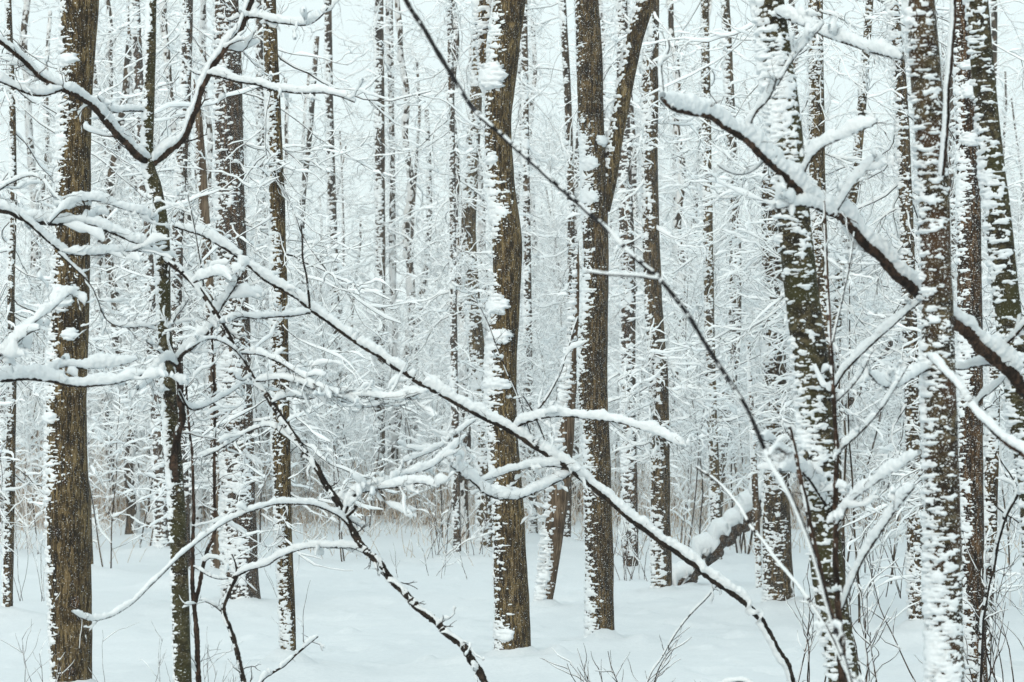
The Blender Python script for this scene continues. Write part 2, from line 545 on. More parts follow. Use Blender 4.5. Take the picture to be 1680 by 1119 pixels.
def hero_branch(parent, loc, pts, w0, w1, snow, Y0, Y1, name="branch", mat=None, twigs=0, seed=1, tl=(.1, .35), step=None,
                gap=.15, lump=.26, ts=None, wob=.0, up_twigs=False):
    """a traced branch: pts [(px,py)], widths and snow depth in photo pixels, depth Y0 -> Y1; wood part, snow sub-part, twigs part"""
    mat = mat or TWIG
    rng = np.random.default_rng(seed * 17 + 3)
    pts = np.asarray(pts, float)
    n = len(pts)
    Ys = np.linspace(Y0, Y1, n)
    wd = np.linspace(w0, w1, n)
    P = px(pts[:, 0], pts[:, 1], Ys)
    rad = wd / F * Ys / 2
    Ym = (Y0 + Y1) / 2
    step = step or Ym / F * 2.0
    Q = spline(np.column_stack([P, rad]), step)
    C, Rd = Q[:, :3].copy(), np.abs(Q[:, 3])
    s = np.concatenate([[0], np.cumsum(np.linalg.norm(np.diff(C, axis=0), axis=1))])
    # natural kinks
    C[:, 2] += noise1(s * 9, seed) * Rd * .7 + noise1(s * 3, seed + 50) * Rd * .6
    C[:, 0] += noise1(s * 8, seed + 20) * Rd * .5
    Rw = Rd * (1 + .18 * noise1(s * 30, seed + 9) + .22 * noise1(s * 95, seed + 5))
    Rw[-1] *= .2 if w1 < 3 else 1
    m = 10 if w0 + w1 > 12 else 7
    wood = mesh_obj(name, [(*tubes(C[None], Rw[None], m), mat)], parent, loc)
    T, U, Sd, vz = frames(C[None])
    h = 1 - .8 * np.clip((vz[0] - .5) / .45, 0, 1)
    sp = (.9 if snow < 20 else .76) * snow / F * Ym
    sc = 1 / max(sp, .012)
    H = sp * h * (.95 + .42 * noise1(s * sc * .33, seed + 1) + .22 * noise1(s * sc * .9, seed + 2) + .10 * noise1(s * sc * 2.9, seed + 6))
    cut = noise1(s * sc * .45 + 40, seed + 3) + .6 * noise1(s * sc * 1.6, seed + 4)
    H = np.where(cut > .62 - gap * 1.6, H * np.clip(1 - (cut - (.62 - gap * 1.6)) * 6, 0, 1), H)
    e = np.minimum(s, s[-1] - s) / (sp + 1e-6)
    H = np.clip(H, 0, None) * np.clip(.35 + e * .5, 0, 1)
    if snow > 0:
        sm = mesh_obj("snow_load", [(*snow_tubes(C[None], Rd[None], H[None], (32 if snow >= 14 else 18), lump, sc * .9), BSNOW)], wood, loc)
    if twigs:
        st = C[None]
        b, d, i, t = sprout(st, twigs, rng, (.55, 1.15), .04, .25)
        if up_twigs:
            d[:, 2] = np.abs(d[:, 2])
        L = rng.uniform(*tl, twigs)
        P1 = grow(b, d, L, 8, rng, .22, .05, .02)
        r1 = max(.0016, Rd.min() * .35)
        R1 = np.linspace(1, .4, 8)[None] * r1 * rng.uniform(.7, 1.3, twigs)[:, None]
        ch = [(*tubes(P1, R1, 4), mat)]
        tsn = (ts if ts is not None else snow * .65) / F * Ym
        if tsn > 0:
            ch.append((*twig_snow(P1, R1, tsn, rng, .2, 8, .3, 40), BSNOW))
        b, d, i, t = sprout(P1, 2, rng, (.5, 1.0), .2, .3)
        P2 = grow(b, d, rng.uniform(tl[0] * .4, tl[1] * .45, len(b)), 5, rng, .22, .04, .02)
        R2 = np.linspace(1, .5, 5)[None] * r1 * .6 * np.ones((len(b), 1))
        ch.append((*tubes(P2, R2, 3), mat))
        if tsn > 0:
            ch.append((*twig_snow(P2, R2, tsn * .7, rng, .25, 6, .2, 40), BSNOW))
        bn = int(twigs * 2.4) + 1
        b, d, i, t = sprout(C[None], bn, rng, (.5, 1.2), .02, .2)
        P3 = grow(b, d, rng.uniform(tl[0] * .35, tl[1] * .6, bn), 7, rng, .3, .0, .04)
        ch.append((*tubes(P3, np.linspace(1, .5, 7)[None] * r1 * .75 * np.ones((bn, 1)), 4), mat))
        b, d, i, t = sprout(P3, 2, rng, (.5, 1.1), .3, .2)
        P4 = grow(b, d, rng.uniform(tl[0] * .2, tl[1] * .25, len(b)), 4, rng, .3, .0, .04)
        ch.append((*tubes(P4, np.linspace(1, .5, 4)[None] * r1 * .5 * np.ones((len(b), 1)), 3), mat))
        mesh_obj("twig_sprays", ch, wood, loc)
    return wood

TREES = {}
def tree(key, label, Y, poly, mat, cover, thick=.018, k=.9, fine=1.0, name="tree", cat="tree", group=None, clods=(), seed=None,
         twigs=0, tl=(.5, 2.0), up=1.2, root=True, rough=.05, tz=(.0, 1.0), cap=None):
    seed = seed if seed is not None else len(TREES) + 1
    rng = np.random.default_rng(seed)
    spacing = max(.0046, Y / F * 1.6)
    C, Rr = trunk_path(poly, Y, spacing, up, root)
    loc = (float(C[-1, 0]), float(C[-1, 1]), float(ground_z(C[-1, 0], C[-1, 1])))
    if root:
        MOUNDS.append((loc[0], loc[1]))
    e = empty(name, loc, label, cat, group)
    cp = None
    if cap:
        s = np.linalg.norm(C - C[0], axis=1)
        cp = np.clip(.12 + s / cap, 0, 1)
    wd, sn = trunk_parts(C, Rr, spacing, cover, thick, k, fine, rough, seed, clods, cp, Y)
    tr = mesh_obj("trunk", [(*wd, mat)], e, loc)
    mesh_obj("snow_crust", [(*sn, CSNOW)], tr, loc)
    if twigs:
        st = C[::max(1, len(C) // 40)][None]
        st = st[:, : max(4, int(st.shape[1] * .8))]
        ch = fine_crown(st, None, rng, int(twigs * 2.1), tl, 7, (.2, .6), 2, (.08, .22), .0055, .022 * min(1.4, Y / 24 + .2), (.6, 1.3), 0.0, .03, .05, 4, 6, 13)
        mesh_obj("crown", ch, e, loc)
    TREES[key] = (e, loc, Y)
    return e

# ================================================================== THE TREES
tree("oak", "widest olive-brown trunk at the left, bare bark with snow only along its left edge", 15.5,
     [(131, 0, 62), (126, 120, 56), (122, 250, 55), (117, 430, 60), (111, 600, 64), (108, 720, 68), (113, 900, 71), (119, 1119, 66)],
     OLIVE, .90, .026, 1.5, clods=[(104, 490, 18, 20, .05), (118, 100, 16, 8, .03), (120, 550, 12, 9, .03), (88, 685, 10, 8, .03)], rough=.045)
tree("snag_left", "short broken dead stub just behind the right edge of the widest left trunk", 33,
     [(144, 782, 9), (143, 820, 13), (146, 880, 11), (149, 925, 9), (151, 942, 6)], OLIVE, .55, .02, 1.0, name="dead_stub", cat="dead tree", cap=.25)
tree("fork", "slender mossy tree forking into three above the tangle left of the middle", 12,
     [(249, 0, 15), (247, 90, 17), (244, 180, 18), (243, 262, 19), (254, 310, 24), (265, 380, 24), (268, 450, 23), (270, 540, 23), (277, 640, 24), (287, 780, 27), (294, 930, 28), (300, 1119, 29)],
     MOSSY, .80, .012, 1.3, 1.3, twigs=0)
tree("snowy_big", "thick trunk plastered with blotchy snow, standing right of the three-forked mossy tree", 26,
     [(372, 0, 40), (374, 120, 45), (376, 250, 47), (379, 400, 50), (384, 560, 53), (389, 720, 55), (391, 830, 56), (394, 930, 58), (397, 998, 64)],
     RED, -.08, .024, .7, .75, twigs=20)
tree("pied", "slim pied trunk with a snowy left half, right of the thick blotchy trunk", 17.5,
     [(442, 0, 22), (446, 120, 24), (452, 260, 25), (457, 420, 26), (459, 560, 28), (461, 720, 30), (466, 880, 27), (471, 1000, 27), (475, 1119, 26)],
     OLIVE, .22, .013, .8, 1.25, twigs=12)
tree("centre", "big bending brown trunk at the centre with clods of snow on its face", 18.1,
     [(836, 0, 52), (826, 90, 52), (818, 170, 46), (817, 230, 44), (822, 300, 46), (832, 400, 48), (830, 500, 47), (822, 600, 52), (824, 700, 50), (832, 800, 50), (838, 950, 56), (842, 1075, 60), (843, 1100, 66)],
     OLIVE, .84, .022, 1.0, .95,
     clods=[(806, 128, 22, 20, .06), (815, 500, 17, 15, .045), (822, 552, 16, 11, .04), (815, 630, 22, 8, .03), (808, 262, 8, 10, .03), (828, 1040, 13, 9, .025), (826, 805, 24, 7, .03)])
tree("centre_twin", "snow-caked second stem leaning out beside the top of the big central trunk", 18.35,
     [(795, 0, 34), (797, 60, 32), (803, 130, 24), (812, 215, 14), (820, 260, 10)], BROWN, -.1, .02, .8, .9, root=False, name="leaning_tree", cat="tree stem")
tree("pair", "straight brown trunk right of centre that carries a slanting limb on its right", 20.3,
     [(962, 0, 40), (967, 100, 42), (970, 200, 42), (975, 300, 44), (977, 450, 42), (972, 600, 49), (979, 750, 44), (983, 900, 46), (984, 1055, 51)],
     BROWN, .88, .018, 1.1, 1.0, clods=[(990, 232, 11, 8, .03), (968, 270, 12, 10, .025), (972, 325, 8, 8, .02)])
tree("dead_lean", "grey-brown dead leaning trunk with a fin of snow, left of the straight limbed trunk", 25,
     [(949, 395, 5), (946, 480, 9), (942, 560, 16), (934, 640, 24), (927, 720, 29), (918, 800, 33), (907, 890, 31), (899, 960, 25), (893, 1003, 22)],
     DEAD, .50, .06, 1.3, .7, name="dead_tree", cat="dead tree", cap=.3)
tree("right_mid", "straight brown trunk two steps right of the limbed trunk, bare on its right side", 28,
     [(1069, 0, 26), (1067, 120, 27), (1066, 250, 27), (1068, 380, 28), (1072, 500, 29), (1080, 620, 32), (1083, 750, 31), (1084, 880, 33), (1086, 976, 36)],
     BROWN, .38, .022, .9, .8, twigs=16)
tree("hatch_thin", "narrow snow-hatched trunk close behind, between the limbed trunk and its right neighbour", 33,
     [(1020, 0, 18), (1024, 250, 22), (1030, 450, 24), (1031, 650, 24), (1033, 800, 25), (1035, 940, 26)], RED, -.05, .022, .75, .65, twigs=16)
tree("leaning_birch", "out-of-focus mossy trunk leaning right with horizontal bands of snow", 9.8,
     [(1262, 0, 50), (1276, 110, 52), (1290, 230, 52), (1303, 370, 54), (1318, 500, 54), (1333, 610, 55), (1343, 720, 54), (1350, 830, 54), (1358, 940, 52), (1372, 1040, 50), (1384, 1119, 50)],
     MOSSY, .04, .016, .55, 1.1, rough=.06)
tree("rusty_birch", "out-of-focus trunk with a rusty top and mossy right flank near the right edge", 9,
     [(1511, 0, 46), (1519, 120, 50), (1529, 250, 50), (1535, 400, 50), (1538, 520, 52), (1543, 700, 55), (1548, 900, 58), (1553, 1119, 57)],
     RUST, .08, .016, .58, 1.1, rough=.06)
tree("dark_right", "dark reddish trunk standing just right of the rusty-topped trunk", 15,
     [(1578, 0, 36), (1585, 150, 38), (1589, 330, 38), (1591, 500, 40), (1593, 700, 40), (1595, 900, 40), (1599, 1119, 43)],
     RED, .80, .016, 1.0, 1.0, clods=[(1590, 150, 14, 14, .03), (1590, 110, 16, 8, .03), (1590, 230, 14, 12, .03)])
tree("edge_birch", "snow-patched trunk slanting down to the right edge behind the dark reddish trunk", 11,
     [(1603, 0, 36), (1612, 110, 38), (1625, 240, 40), (1638, 360, 42), (1648, 460, 44), (1664, 590, 46), (1682, 720, 48), (1700, 850, 50)],
     MOSSY, .10, .014, .55, .95)
tree("mid_stout", "stout brown trunk flecked with snow whose base shows left of the leaning mossy trunk", 25,
     [(1262, 0, 26), (1264, 300, 30), (1267, 450, 34), (1270, 600, 38), (1272, 750, 42), (1275, 880, 46), (1278, 1004, 54)],
     BROWN, .36, .022, .8, .85, twigs=16)
tree("hatch_a", "snow-hatched trunk straight up behind the top of the leaning mossy trunk", 22,
     [(1338, 0, 24), (1339, 150, 25), (1342, 330, 26), (1348, 500, 26), (1352, 800, 27)], OLIVE, -.1, .014, .7, 1.2, twigs=12)
tree("white_bend", "snow-whitened pole kinking left behind the slanting snowy bough", 25,
     [(1427, 0, 12), (1416, 150, 14), (1402, 300, 15), (1388, 390, 15), (1376, 470, 16), (1370, 600, 17), (1372, 800, 18)], OLIVE, -.15, .014, .9, 1.1, twigs=12)
tree("hatch_b", "lumpy snow-crusted trunk between the two out-of-focus trunks, base in the snow", 22,
     [(1464, 0, 18), (1477, 130, 20), (1485, 300, 22), (1491, 480, 24), (1496, 640, 25), (1500, 780, 27), (1503, 920, 28), (1504, 1036, 26)], BROWN, -.12, .022, .7, .9, twigs=20)
tree("hatch_c", "snow-hatched trunk filling the gap right of the dark reddish trunk", 18,
     [(1640, 420, 16), (1632, 600, 20), (1628, 760, 22), (1624, 900, 21), (1619, 1010, 20), (1616, 1092, 18)], BROWN, -.1, .014, .7, 1.1, twigs=10)
tree("pole_left", "thin dark pole at the far left edge of the wood, furred with snow", 24,
     [(14, 0, 9), (20, 170, 10), (22, 330, 11), (18, 480, 12), (20, 600, 13), (17, 760, 16), (14, 900, 17), (13, 1008, 16)], BROWN, .2, .016, .9, 1.0, twigs=24)
tree("edge_left", "stubby dark trunk half cut by the left frame, behind the thin pole", 45,
     [(2, 560, 16), (4, 700, 20), (6, 800, 22), (10, 890, 24)], BROWN, .1, .03, .8, .6)
tree("behind_fork", "snow-covered trunk right behind the foot of the three-forked mossy tree", 40,
     [(222, 0, 14), (236, 300, 17), (250, 560, 20), (262, 740, 23), (267, 908, 26)], RED, -.1, .03, .7, .55, twigs=16)
tree("tan_dead", "smooth tan dead pole left of the thick blotchy trunk", 30,
     [(318, 130, 13), (326, 210, 15), (335, 350, 17), (342, 460, 18), (349, 560, 19), (353, 700, 19), (356, 880, 20)], DEAD, .85, .02, 1.2, .8, name="dead_tree", cat="dead tree", cap=.3)
tree("three_zero_five", "snow-dusted thin trunk between the mossy fork and the tan dead pole", 30,
     [(308, 0, 17), (305, 130, 18), (297, 280, 19), (290, 430, 19), (291, 600, 19), (300, 800, 19)], RED, 0, .022, .8, .7, twigs=16)
tree("v_left", "thin snow-dusted trunk seen between the widest left trunk and the mossy fork", 55,
     [(215, 0, 12), (219, 300, 14), (219, 560, 16), (217, 780, 17)], FARB, .05, .03, .8, .45, twigs=16)
tree("t545", "leaning thin trunk, first of the three in the pale gap left of centre", 60,
     [(538, 0, 12), (541, 200, 13), (547, 420, 15), (553, 600, 16), (557, 740, 17)], FARB, .1, .035, .8, .4, twigs=16)
tree("t625", "straight brown-sided trunk in the middle of the pale gap left of centre", 55,
     [(622, 0, 14), (623, 200, 16), (624, 420, 16), (622, 600, 18), (622, 755, 19)], FARB, .12, .035, .8, .45, twigs=16)
tree("t648", "short grey trunk hard by the straight brown-sided one in the pale gap", 72,
     [(640, 0, 9), (644, 350, 10), (645, 600, 11), (647, 745, 12)], FARB, .0, .035, .8, .4, twigs=12)
tree("t675", "grey pole farthest right of the grasses in the pale gap left of centre", 75,
     [(700, 180, 7), (704, 300, 9), (702, 400, 10), (688, 520, 10), (678, 640, 10), (676, 760, 11)], FARB, .2, .03, .8, .4, twigs=12)
tree("t745", "very slender white-flecked pole left of the hatched trunk beside the centre", 38,
     [(737, 0, 9), (741, 200, 10), (743, 400, 11), (745, 600, 12), (748, 780, 13), (750, 912, 14)], RED, -.1, .018, .8, .75, twigs=24)
tree("t775", "crooked snow-hatched trunk just left of the big central trunk", 40,
     [(786, 0, 16), (782, 140, 20), (774, 270, 22), (769, 380, 24), (775, 490, 25), (786, 610, 26), (792, 730, 26), (797, 905, 28)], OLIVE, -.05, .026, .75, .6, twigs=20)
tree("t865", "thin hatched pole close right of the big central trunk", 45,
     [(860, 0, 10), (863, 250, 11), (866, 500, 13), (870, 700, 13), (876, 880, 14)], FARB, -.05, .025, .8, .6, twigs=16)
tree("t930", "thin snow-furred pole left of the straight limbed trunk's top", 42,
     [(923, 0, 11), (933, 200, 12), (937, 400, 12), (935, 600, 12), (930, 890, 13)], FARB, -.05, .025, .8, .55, twigs=16)
tree("t1165", "slender white-patterned trunk with its foot by the fallen log", 34,
     [(1156, 0, 13), (1159, 200, 15), (1162, 400, 16), (1165, 600, 17), (1172, 780, 17), (1177, 933, 18)], OLIVE, -.2, .016, .8, .9, twigs=16)
tree("t1200", "brown thin trunk bending behind the dark diagonal stem", 38,
     [(1190, 0, 14), (1199, 200, 16), (1206, 400, 19), (1204, 560, 22), (1190, 680, 22), (1178, 780, 22), (1172, 900, 22)], BROWN, .2, .024, .8, .6, twigs=16)
tree("t1243", "small white birch pole standing in the snow right of the fallen log", 27,
     [(1228, 560, 6), (1234, 700, 9), (1241, 850, 11), (1246, 982, 11)], DEAD, -.3, .008, .8, 1.2, name="birch_pole")
tree("t432", "dim trunk behind the gap between the blotchy trunk and the slim pied trunk", 62,
     [(425, 0, 12), (428, 300, 14), (432, 600, 17), (435, 822, 20)], FARB, .0, .035, .8, .4, twigs=16)
tree("t495", "pale thin pole just right of the slim pied trunk", 64,
     [(520, 60, 8), (508, 220, 9), (496, 340, 10), (494, 500, 11), (498, 700, 12), (499, 820, 12)], FARB, .1, .03, .8, .4, twigs=8)

# dark knots on the widest trunk
e, loc, Y = TREES["oak"]
tr = [c for c in e.children if c.name.startswith("trunk")][0]
for kx, ky, kr in ((100, 872, 6), (128, 986, 9), (121, 1098, 8), (112, 790, 4)):
    cx = np.interp(ky, [720, 900, 1119], [108, 113, 119])
    hw = np.interp(ky, [720, 900, 1119], [34, 35.5, 33]) / F * Y
    dx = (kx - cx) / F * Y
    p0 = px(kx, ky, Y)
    p0[1] -= math.sqrt(max(hw ** 2 - dx ** 2, 0)) * 1.0
    a = np.linspace(0, np.pi, 11)[:, None]
    o_ = np.linspace(0, 2 * np.pi, 20, endpoint=False)[None]
    Dk = np.stack([np.sin(a) * np.cos(o_), np.cos(a) + 0 * o_, np.sin(a) * np.sin(o_)], -1)
    rr = kr / F * Y * (1 + .35 * perlin(Dk * 2.2 + kx))
    Vk = p0 + Dk * rr[..., None] * [1.0, .55, 1.15]
    mesh_obj("knot", [(Vk.reshape(-1, 3), tube_faces(1, 11, 20), RED)], tr, loc)

# limb of the straight brown trunk
e, loc, Y = TREES["pair"]
C, Rr = trunk_path([(1072, -40, 30), (1058, 10, 29), (1040, 70, 27), (1024, 150, 26), (1011, 220, 25), (1001, 290, 24), (990, 345, 22)], Y, .012, 0, False)
wd, sn = trunk_parts(C, Rr, .012, .68, .03, 1.4, .9, .05, 77, (), None, Y)
o = mesh_obj("limb", [(*wd, OLIVE)], e, loc)
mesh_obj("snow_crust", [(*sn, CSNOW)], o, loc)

# arms of the mossy fork
e, loc, Y = TREES["fork"]
hero_branch(e, loc, [(243, 268), (222, 250), (196, 226), (172, 200), (150, 175), (125, 158), (100, 146)], 13, 8, 15, 12, 11.4, "limb", STEM, 3, 201, gap=.0)
hero_branch(e, loc, [(110, 152), (78, 133), (58, 118), (36, 96), (14, 80), (-20, 52)], 8, 7, 9, 11.45, 11.1, "branch", STEM, 3, 202, gap=.05)
hero_branch(e, loc, [(102, 148), (80, 156), (58, 156), (30, 146), (0, 134), (-30, 128)], 6, 4, 16, 11.4, 11.2, "branch", TWIG, 3, 203, gap=.0)
hero_branch(e, loc, [(244, 270), (262, 262), (284, 240), (303, 215), (318, 180), (330, 145), (348, 112), (370, 82), (390, 52), (403, 25), (414, -10), (424, -60)], 14, 11, 19, 12, 12.4, "limb", STEM, 3, 204, gap=-.1)
hero_branch(e, loc, [(338, 122), (362, 126), (392, 133), (425, 140), (455, 148), (500, 152), (535, 152), (558, 158), (582, 167)], 6, 3, 14, 12.2, 12.0, "branch", TWIG, 5, 205, tl=(.05, .2), gap=-.05)
hero_branch(e, loc, [(402, 28), (425, 30), (452, 36), (480, 40), (505, 40), (525, 28), (538, 12)], 5, 2, 17, 12.35, 12.1, "branch", TWIG, 4, 206, tl=(.05, .2), gap=-.05)
hero_branch(e, loc, [(338, 124), (318, 118), (304, 102), (298, 96)], 3, 2, 5, 12.2, 12.3, "branch", TWIG, 2, 207, tl=(.05, .15))
hero_branch(e, loc, [(405, 22), (392, 28), (378, 34), (370, 26), (369, 12)], 3, 2, 7, 12.35, 12.4, "branch", TWIG, 1, 208, tl=(.05, .15))
hero_branch(e, loc, [(240, 183), (225, 182), (205, 182), (188, 184), (172, 174), (160, 160)], 4, 2, 10, 12, 11.7, "branch", TWIG, 3, 209, tl=(.05, .2), gap=-.05)
hero_branch(e, loc, [(268, 425), (285, 436), (306, 450), (325, 470), (345, 498)], 6, 4, 7, 12, 11.6, "branch", TWIG, 3, 210, tl=(.05, .2))

def bent(name, label, cat, base, branches, group=None):
    """a sapling or fallen bough as a thing: Empty at its base, branches traced below it"""
    loc = tuple(float(v) for v in base)
    e = empty(name, loc, label, cat, group)
    for a in branches:
        hero_branch(e, loc, *a[0], **a[1])
    return e

def gpt(pxx, Y):
    x = (pxx - 840) / F * Y
    return (x, Y, float(ground_z(x, Y)))
def gpy(Y):
    return HZ + EYE / Y * F + 25

B = lambda *a, **k: (a, k)
# companion stem beside the mossy fork
e, loc, Y = TREES["fork"]
hero_branch(e, loc, [(286, 790), (285, 765), (289, 725), (298, 690), (297, 650), (293, 610), (290, 590)], 13, 11, 4, 11.97, 11.7, "limb", STEM, 2, 301, tl=(.1, .3))
hero_branch(e, loc, [(291, 592), (300, 580), (318, 568), (338, 550), (352, 530), (360, 508), (372, 490), (385, 470), (392, 455)], 7, 4, 26, 11.7, 11.4, "branch", TWIG, 5, 302, tl=(.06, .2), gap=-.1)
hero_branch(e, loc, [(288, 600), (275, 590), (262, 600), (250, 618), (238, 632), (226, 640)], 6, 3, 24, 11.7, 11.3, "branch", TWIG, 5, 303, tl=(.06, .25), gap=-.1)
hero_branch(e, loc, [(268, 585), (258, 575), (246, 565), (240, 560)], 3, 2, 8, 11.6, 11.4, "branch", TWIG, 2, 304, tl=(.05, .15))
hero_branch(e, loc, [(292, 595), (278, 560), (280, 540), (288, 520), (300, 505), (310, 490)], 5, 2, 12, 11.7, 11.8, "branch", TWIG, 5, 305, tl=(.05, .2))
hero_branch(e, loc, [(293, 640), (310, 670), (335, 668), (360, 655), (385, 640), (405, 622)], 4, 2, 9, 11.7, 12.2, "branch", TWIG, 6, 306, tl=(.06, .25))
# long arching snow-loaded sapling
bent("arched_sapling", "long arching sapling with thick snow, running from upper left to the lower right corner", "sapling", gpt(1345, 12), [
    B([(286, 372), (330, 385), (370, 410), (402, 432), (440, 462), (475, 482), (510, 508), (560, 545), (632, 592), (700, 635), (770, 675), (830, 702), (880, 735), (935, 770), (990, 815), (1050, 862), (1110, 907), (1180, 957), (1225, 992), (1258, 1035), (1284, 1080), (1302, 1125), (1330, 1210), (1345, gpy(12))],
      4, 13, 17, 11.6, 12, "stem", TWIG, 10, 311, tl=(.06, .22), gap=.02, ts=7),
    B([(508, 505), (506, 480), (502, 450), (496, 420), (496, 390), (494, 368)], 4, 2.5, 0, 11.65, 11.5, "branch", TWIG, 2, 312, tl=(.04, .12), ts=2),
    B([(508, 514), (480, 518), (450, 520), (420, 522), (395, 520), (372, 528), (360, 530)], 4, 2.5, 12, 11.65, 11.3, "branch", TWIG, 5, 313, tl=(.05, .15), gap=-.05),
    B([(842, 702), (870, 690), (905, 682), (950, 684), (1000, 690), (1040, 700), (1075, 712), (1100, 725), (1125, 735)], 5, 2.5, 17, 11.8, 11.4, "branch", TWIG, 5, 314, tl=(.05, .2), gap=-.1),
    B([(932, 768), (905, 765), (870, 766), (840, 772), (815, 782), (790, 790), (770, 800)], 4, 2, 14, 11.85, 11.6, "branch", TWIG, 4, 315, tl=(.05, .2), gap=-.1),
    B([(935, 778), (905, 795), (880, 805), (850, 817), (820, 818), (795, 808), (775, 790), (755, 775), (740, 765)], 5, 3, 18, 11.85, 11.5, "branch", TWIG, 6, 316, tl=(.05, .2), gap=-.1),
    B([(875, 725), (862, 690), (850, 650), (832, 610), (815, 570), (800, 530), (785, 500), (770, 490)], 3, 2, 3, 11.85, 11.7, "branch", TWIG, 5, 317, tl=(.05, .2), ts=5),
    B([(858, 702), (885, 668), (905, 640), (920, 610), (930, 580), (940, 545), (948, 520)], 4, 2, 5, 11.85, 12.1, "branch", TWIG, 4, 318, tl=(.05, .18), ts=6),
    B([(898, 735), (885, 700), (872, 672), (858, 650)], 3, 2, 3, 11.85, 11.7, "branch", TWIG, 2, 319, tl=(.05, .15), ts=3),
    B([(1180, 955), (1155, 985), (1130, 1012), (1105, 1045), (1085, 1080), (1068, 1105), (1050, 1150)], 3, 2, 4, 12, 11.7, "branch", TWIG, 0, 320),
    B([(780, 690), (745, 715), (720, 735), (690, 748), (655, 760)], 3, 2, 10, 11.75, 11.5, "branch", TWIG, 6, 321, tl=(.05, .22), gap=-.05),
])
# dark bent sapling
bent("dark_bent_sapling", "dark thin sapling leaning from the mossy fork down to the bottom edge", "sapling", gpt(850, 11), [
    B([(276, 430), (316, 462), (350, 508), (377, 552), (395, 585), (418, 622), (441, 654), (460, 682), (478, 710), (502, 743), (530, 785), (552, 825), (566, 850), (590, 890), (620, 922), (655, 965), (690, 1000), (722, 1030), (752, 1056), (775, 1085), (795, 1119), (830, 1220), (850, gpy(11))],
      8, 14, 3.2, 11.4, 11, "stem", TWIG, 10, 331, tl=(.05, .25), gap=.14, ts=8),
    B([(334, 470), (328, 430), (322, 395), (314, 350), (306, 312)], 4, 2, 3, 11.3, 11.4, "branch", TWIG, 4, 332, tl=(.06, .25), ts=8),
    B([(318, 464), (332, 458), (350, 452), (366, 454), (380, 463)], 4, 2, 24, 11.3, 11.1, "branch", TWIG, 2, 333, tl=(.04, .12), gap=-.3),
    B([(565, 846), (572, 825), (585, 812), (605, 806), (640, 800), (665, 796), (690, 792), (720, 800)], 6, 3, 18, 11.1, 10.9, "branch", TWIG, 12, 334, tl=(.05, .2), gap=-.05),
    B([(640, 800), (648, 785), (668, 778), (700, 770), (725, 755), (745, 735), (765, 715)], 3, 2, 16, 11.0, 11.3, "branch", TWIG, 7, 335, tl=(.06, .22), gap=-.1),
    B([(568, 858), (548, 842), (520, 830), (490, 826), (450, 828), (420, 836), (380, 852), (345, 874), (312, 900), (280, 928), (250, 958), (222, 986), (195, 1005), (170, 1015), (148, 1018), (130, 1012), (118, 1004)], 4, 2, 10, 11.1, 10.4, "branch", TWIG, 3, 336, tl=(.04, .1), gap=-.02),
    B([(395, 580), (425, 582), (455, 592), (480, 608), (515, 630), (545, 645), (580, 640)], 4, 2, 10, 11.3, 11.0, "branch", TWIG, 14, 337, tl=(.06, .25), gap=.06),
    B([(420, 625), (455, 622), (490, 628), (520, 640), (560, 652), (600, 650), (650, 655), (690, 645)], 4, 2, 13, 11.25, 10.9, "branch", TWIG, 18, 338, tl=(.06, .25), gap=.02),
    B([(446, 660), (475, 650), (505, 655), (535, 648), (565, 660), (600, 668), (640, 662), (665, 665)], 3, 2, 11, 11.25, 11.5, "branch", TWIG, 14, 339, tl=(.06, .25), gap=.05),
    B([(400, 592), (380, 570), (352, 556), (330, 560), (305, 575)], 3, 2, 8, 11.3, 11.1, "branch", TWIG, 4, 340, tl=(.05, .2)),
    B([(566, 850), (580, 838), (584, 830)], 7, 6, 3, 11.1, 11.1, "branch", TWIG, 0, 341),
    B([(505, 748), (475, 720), (445, 700), (415, 705), (380, 725), (345, 745), (318, 752)], 3, 2, 9, 11.2, 11.6, "branch", TWIG, 8, 342, tl=(.06, .25)),
])
# near, out-of-focus dark stem
bent("blurred_stem", "near dark out-of-focus stem sweeping from the top centre down to the right", "sapling", gpt(1450, 6), [
    B([(610, -120), (668, 0), (702, 55), (737, 115), (772, 172), (802, 205), (850, 247), (900, 292), (950, 335), (1002, 382), (1050, 430), (1082, 458), (1120, 505), (1150, 550), (1182, 602), (1216, 652), (1240, 702), (1258, 745)],
      7.5, 7, 2.0, 6.6, 6.3, "stem", SLATE, 1, 351, tl=(.02, .06), gap=.32, ts=0),
    B([(1256, 740), (1270, 770), (1292, 805), (1320, 866), (1344, 940), (1372, 1040), (1398, 1125), (1425, 1300), (1450, gpy(6))],
      6.5, 6, 8, 6.3, 6, "stem", SLATE, 4, 354, tl=(.03, .1), gap=.02, ts=8),
    B([(1080, 458), (1055, 455), (1025, 453), (990, 450), (962, 447)], 5, 3, 5, 6.1, 6.2, "branch", TWIG, 0, 352, gap=.0),
    B([(1262, 750), (1275, 735), (1290, 745), (1300, 742)], 4, 3, 10, 6.0, 6.1, "branch", STEM, 2, 353, tl=(.03, .08), gap=.0),
])
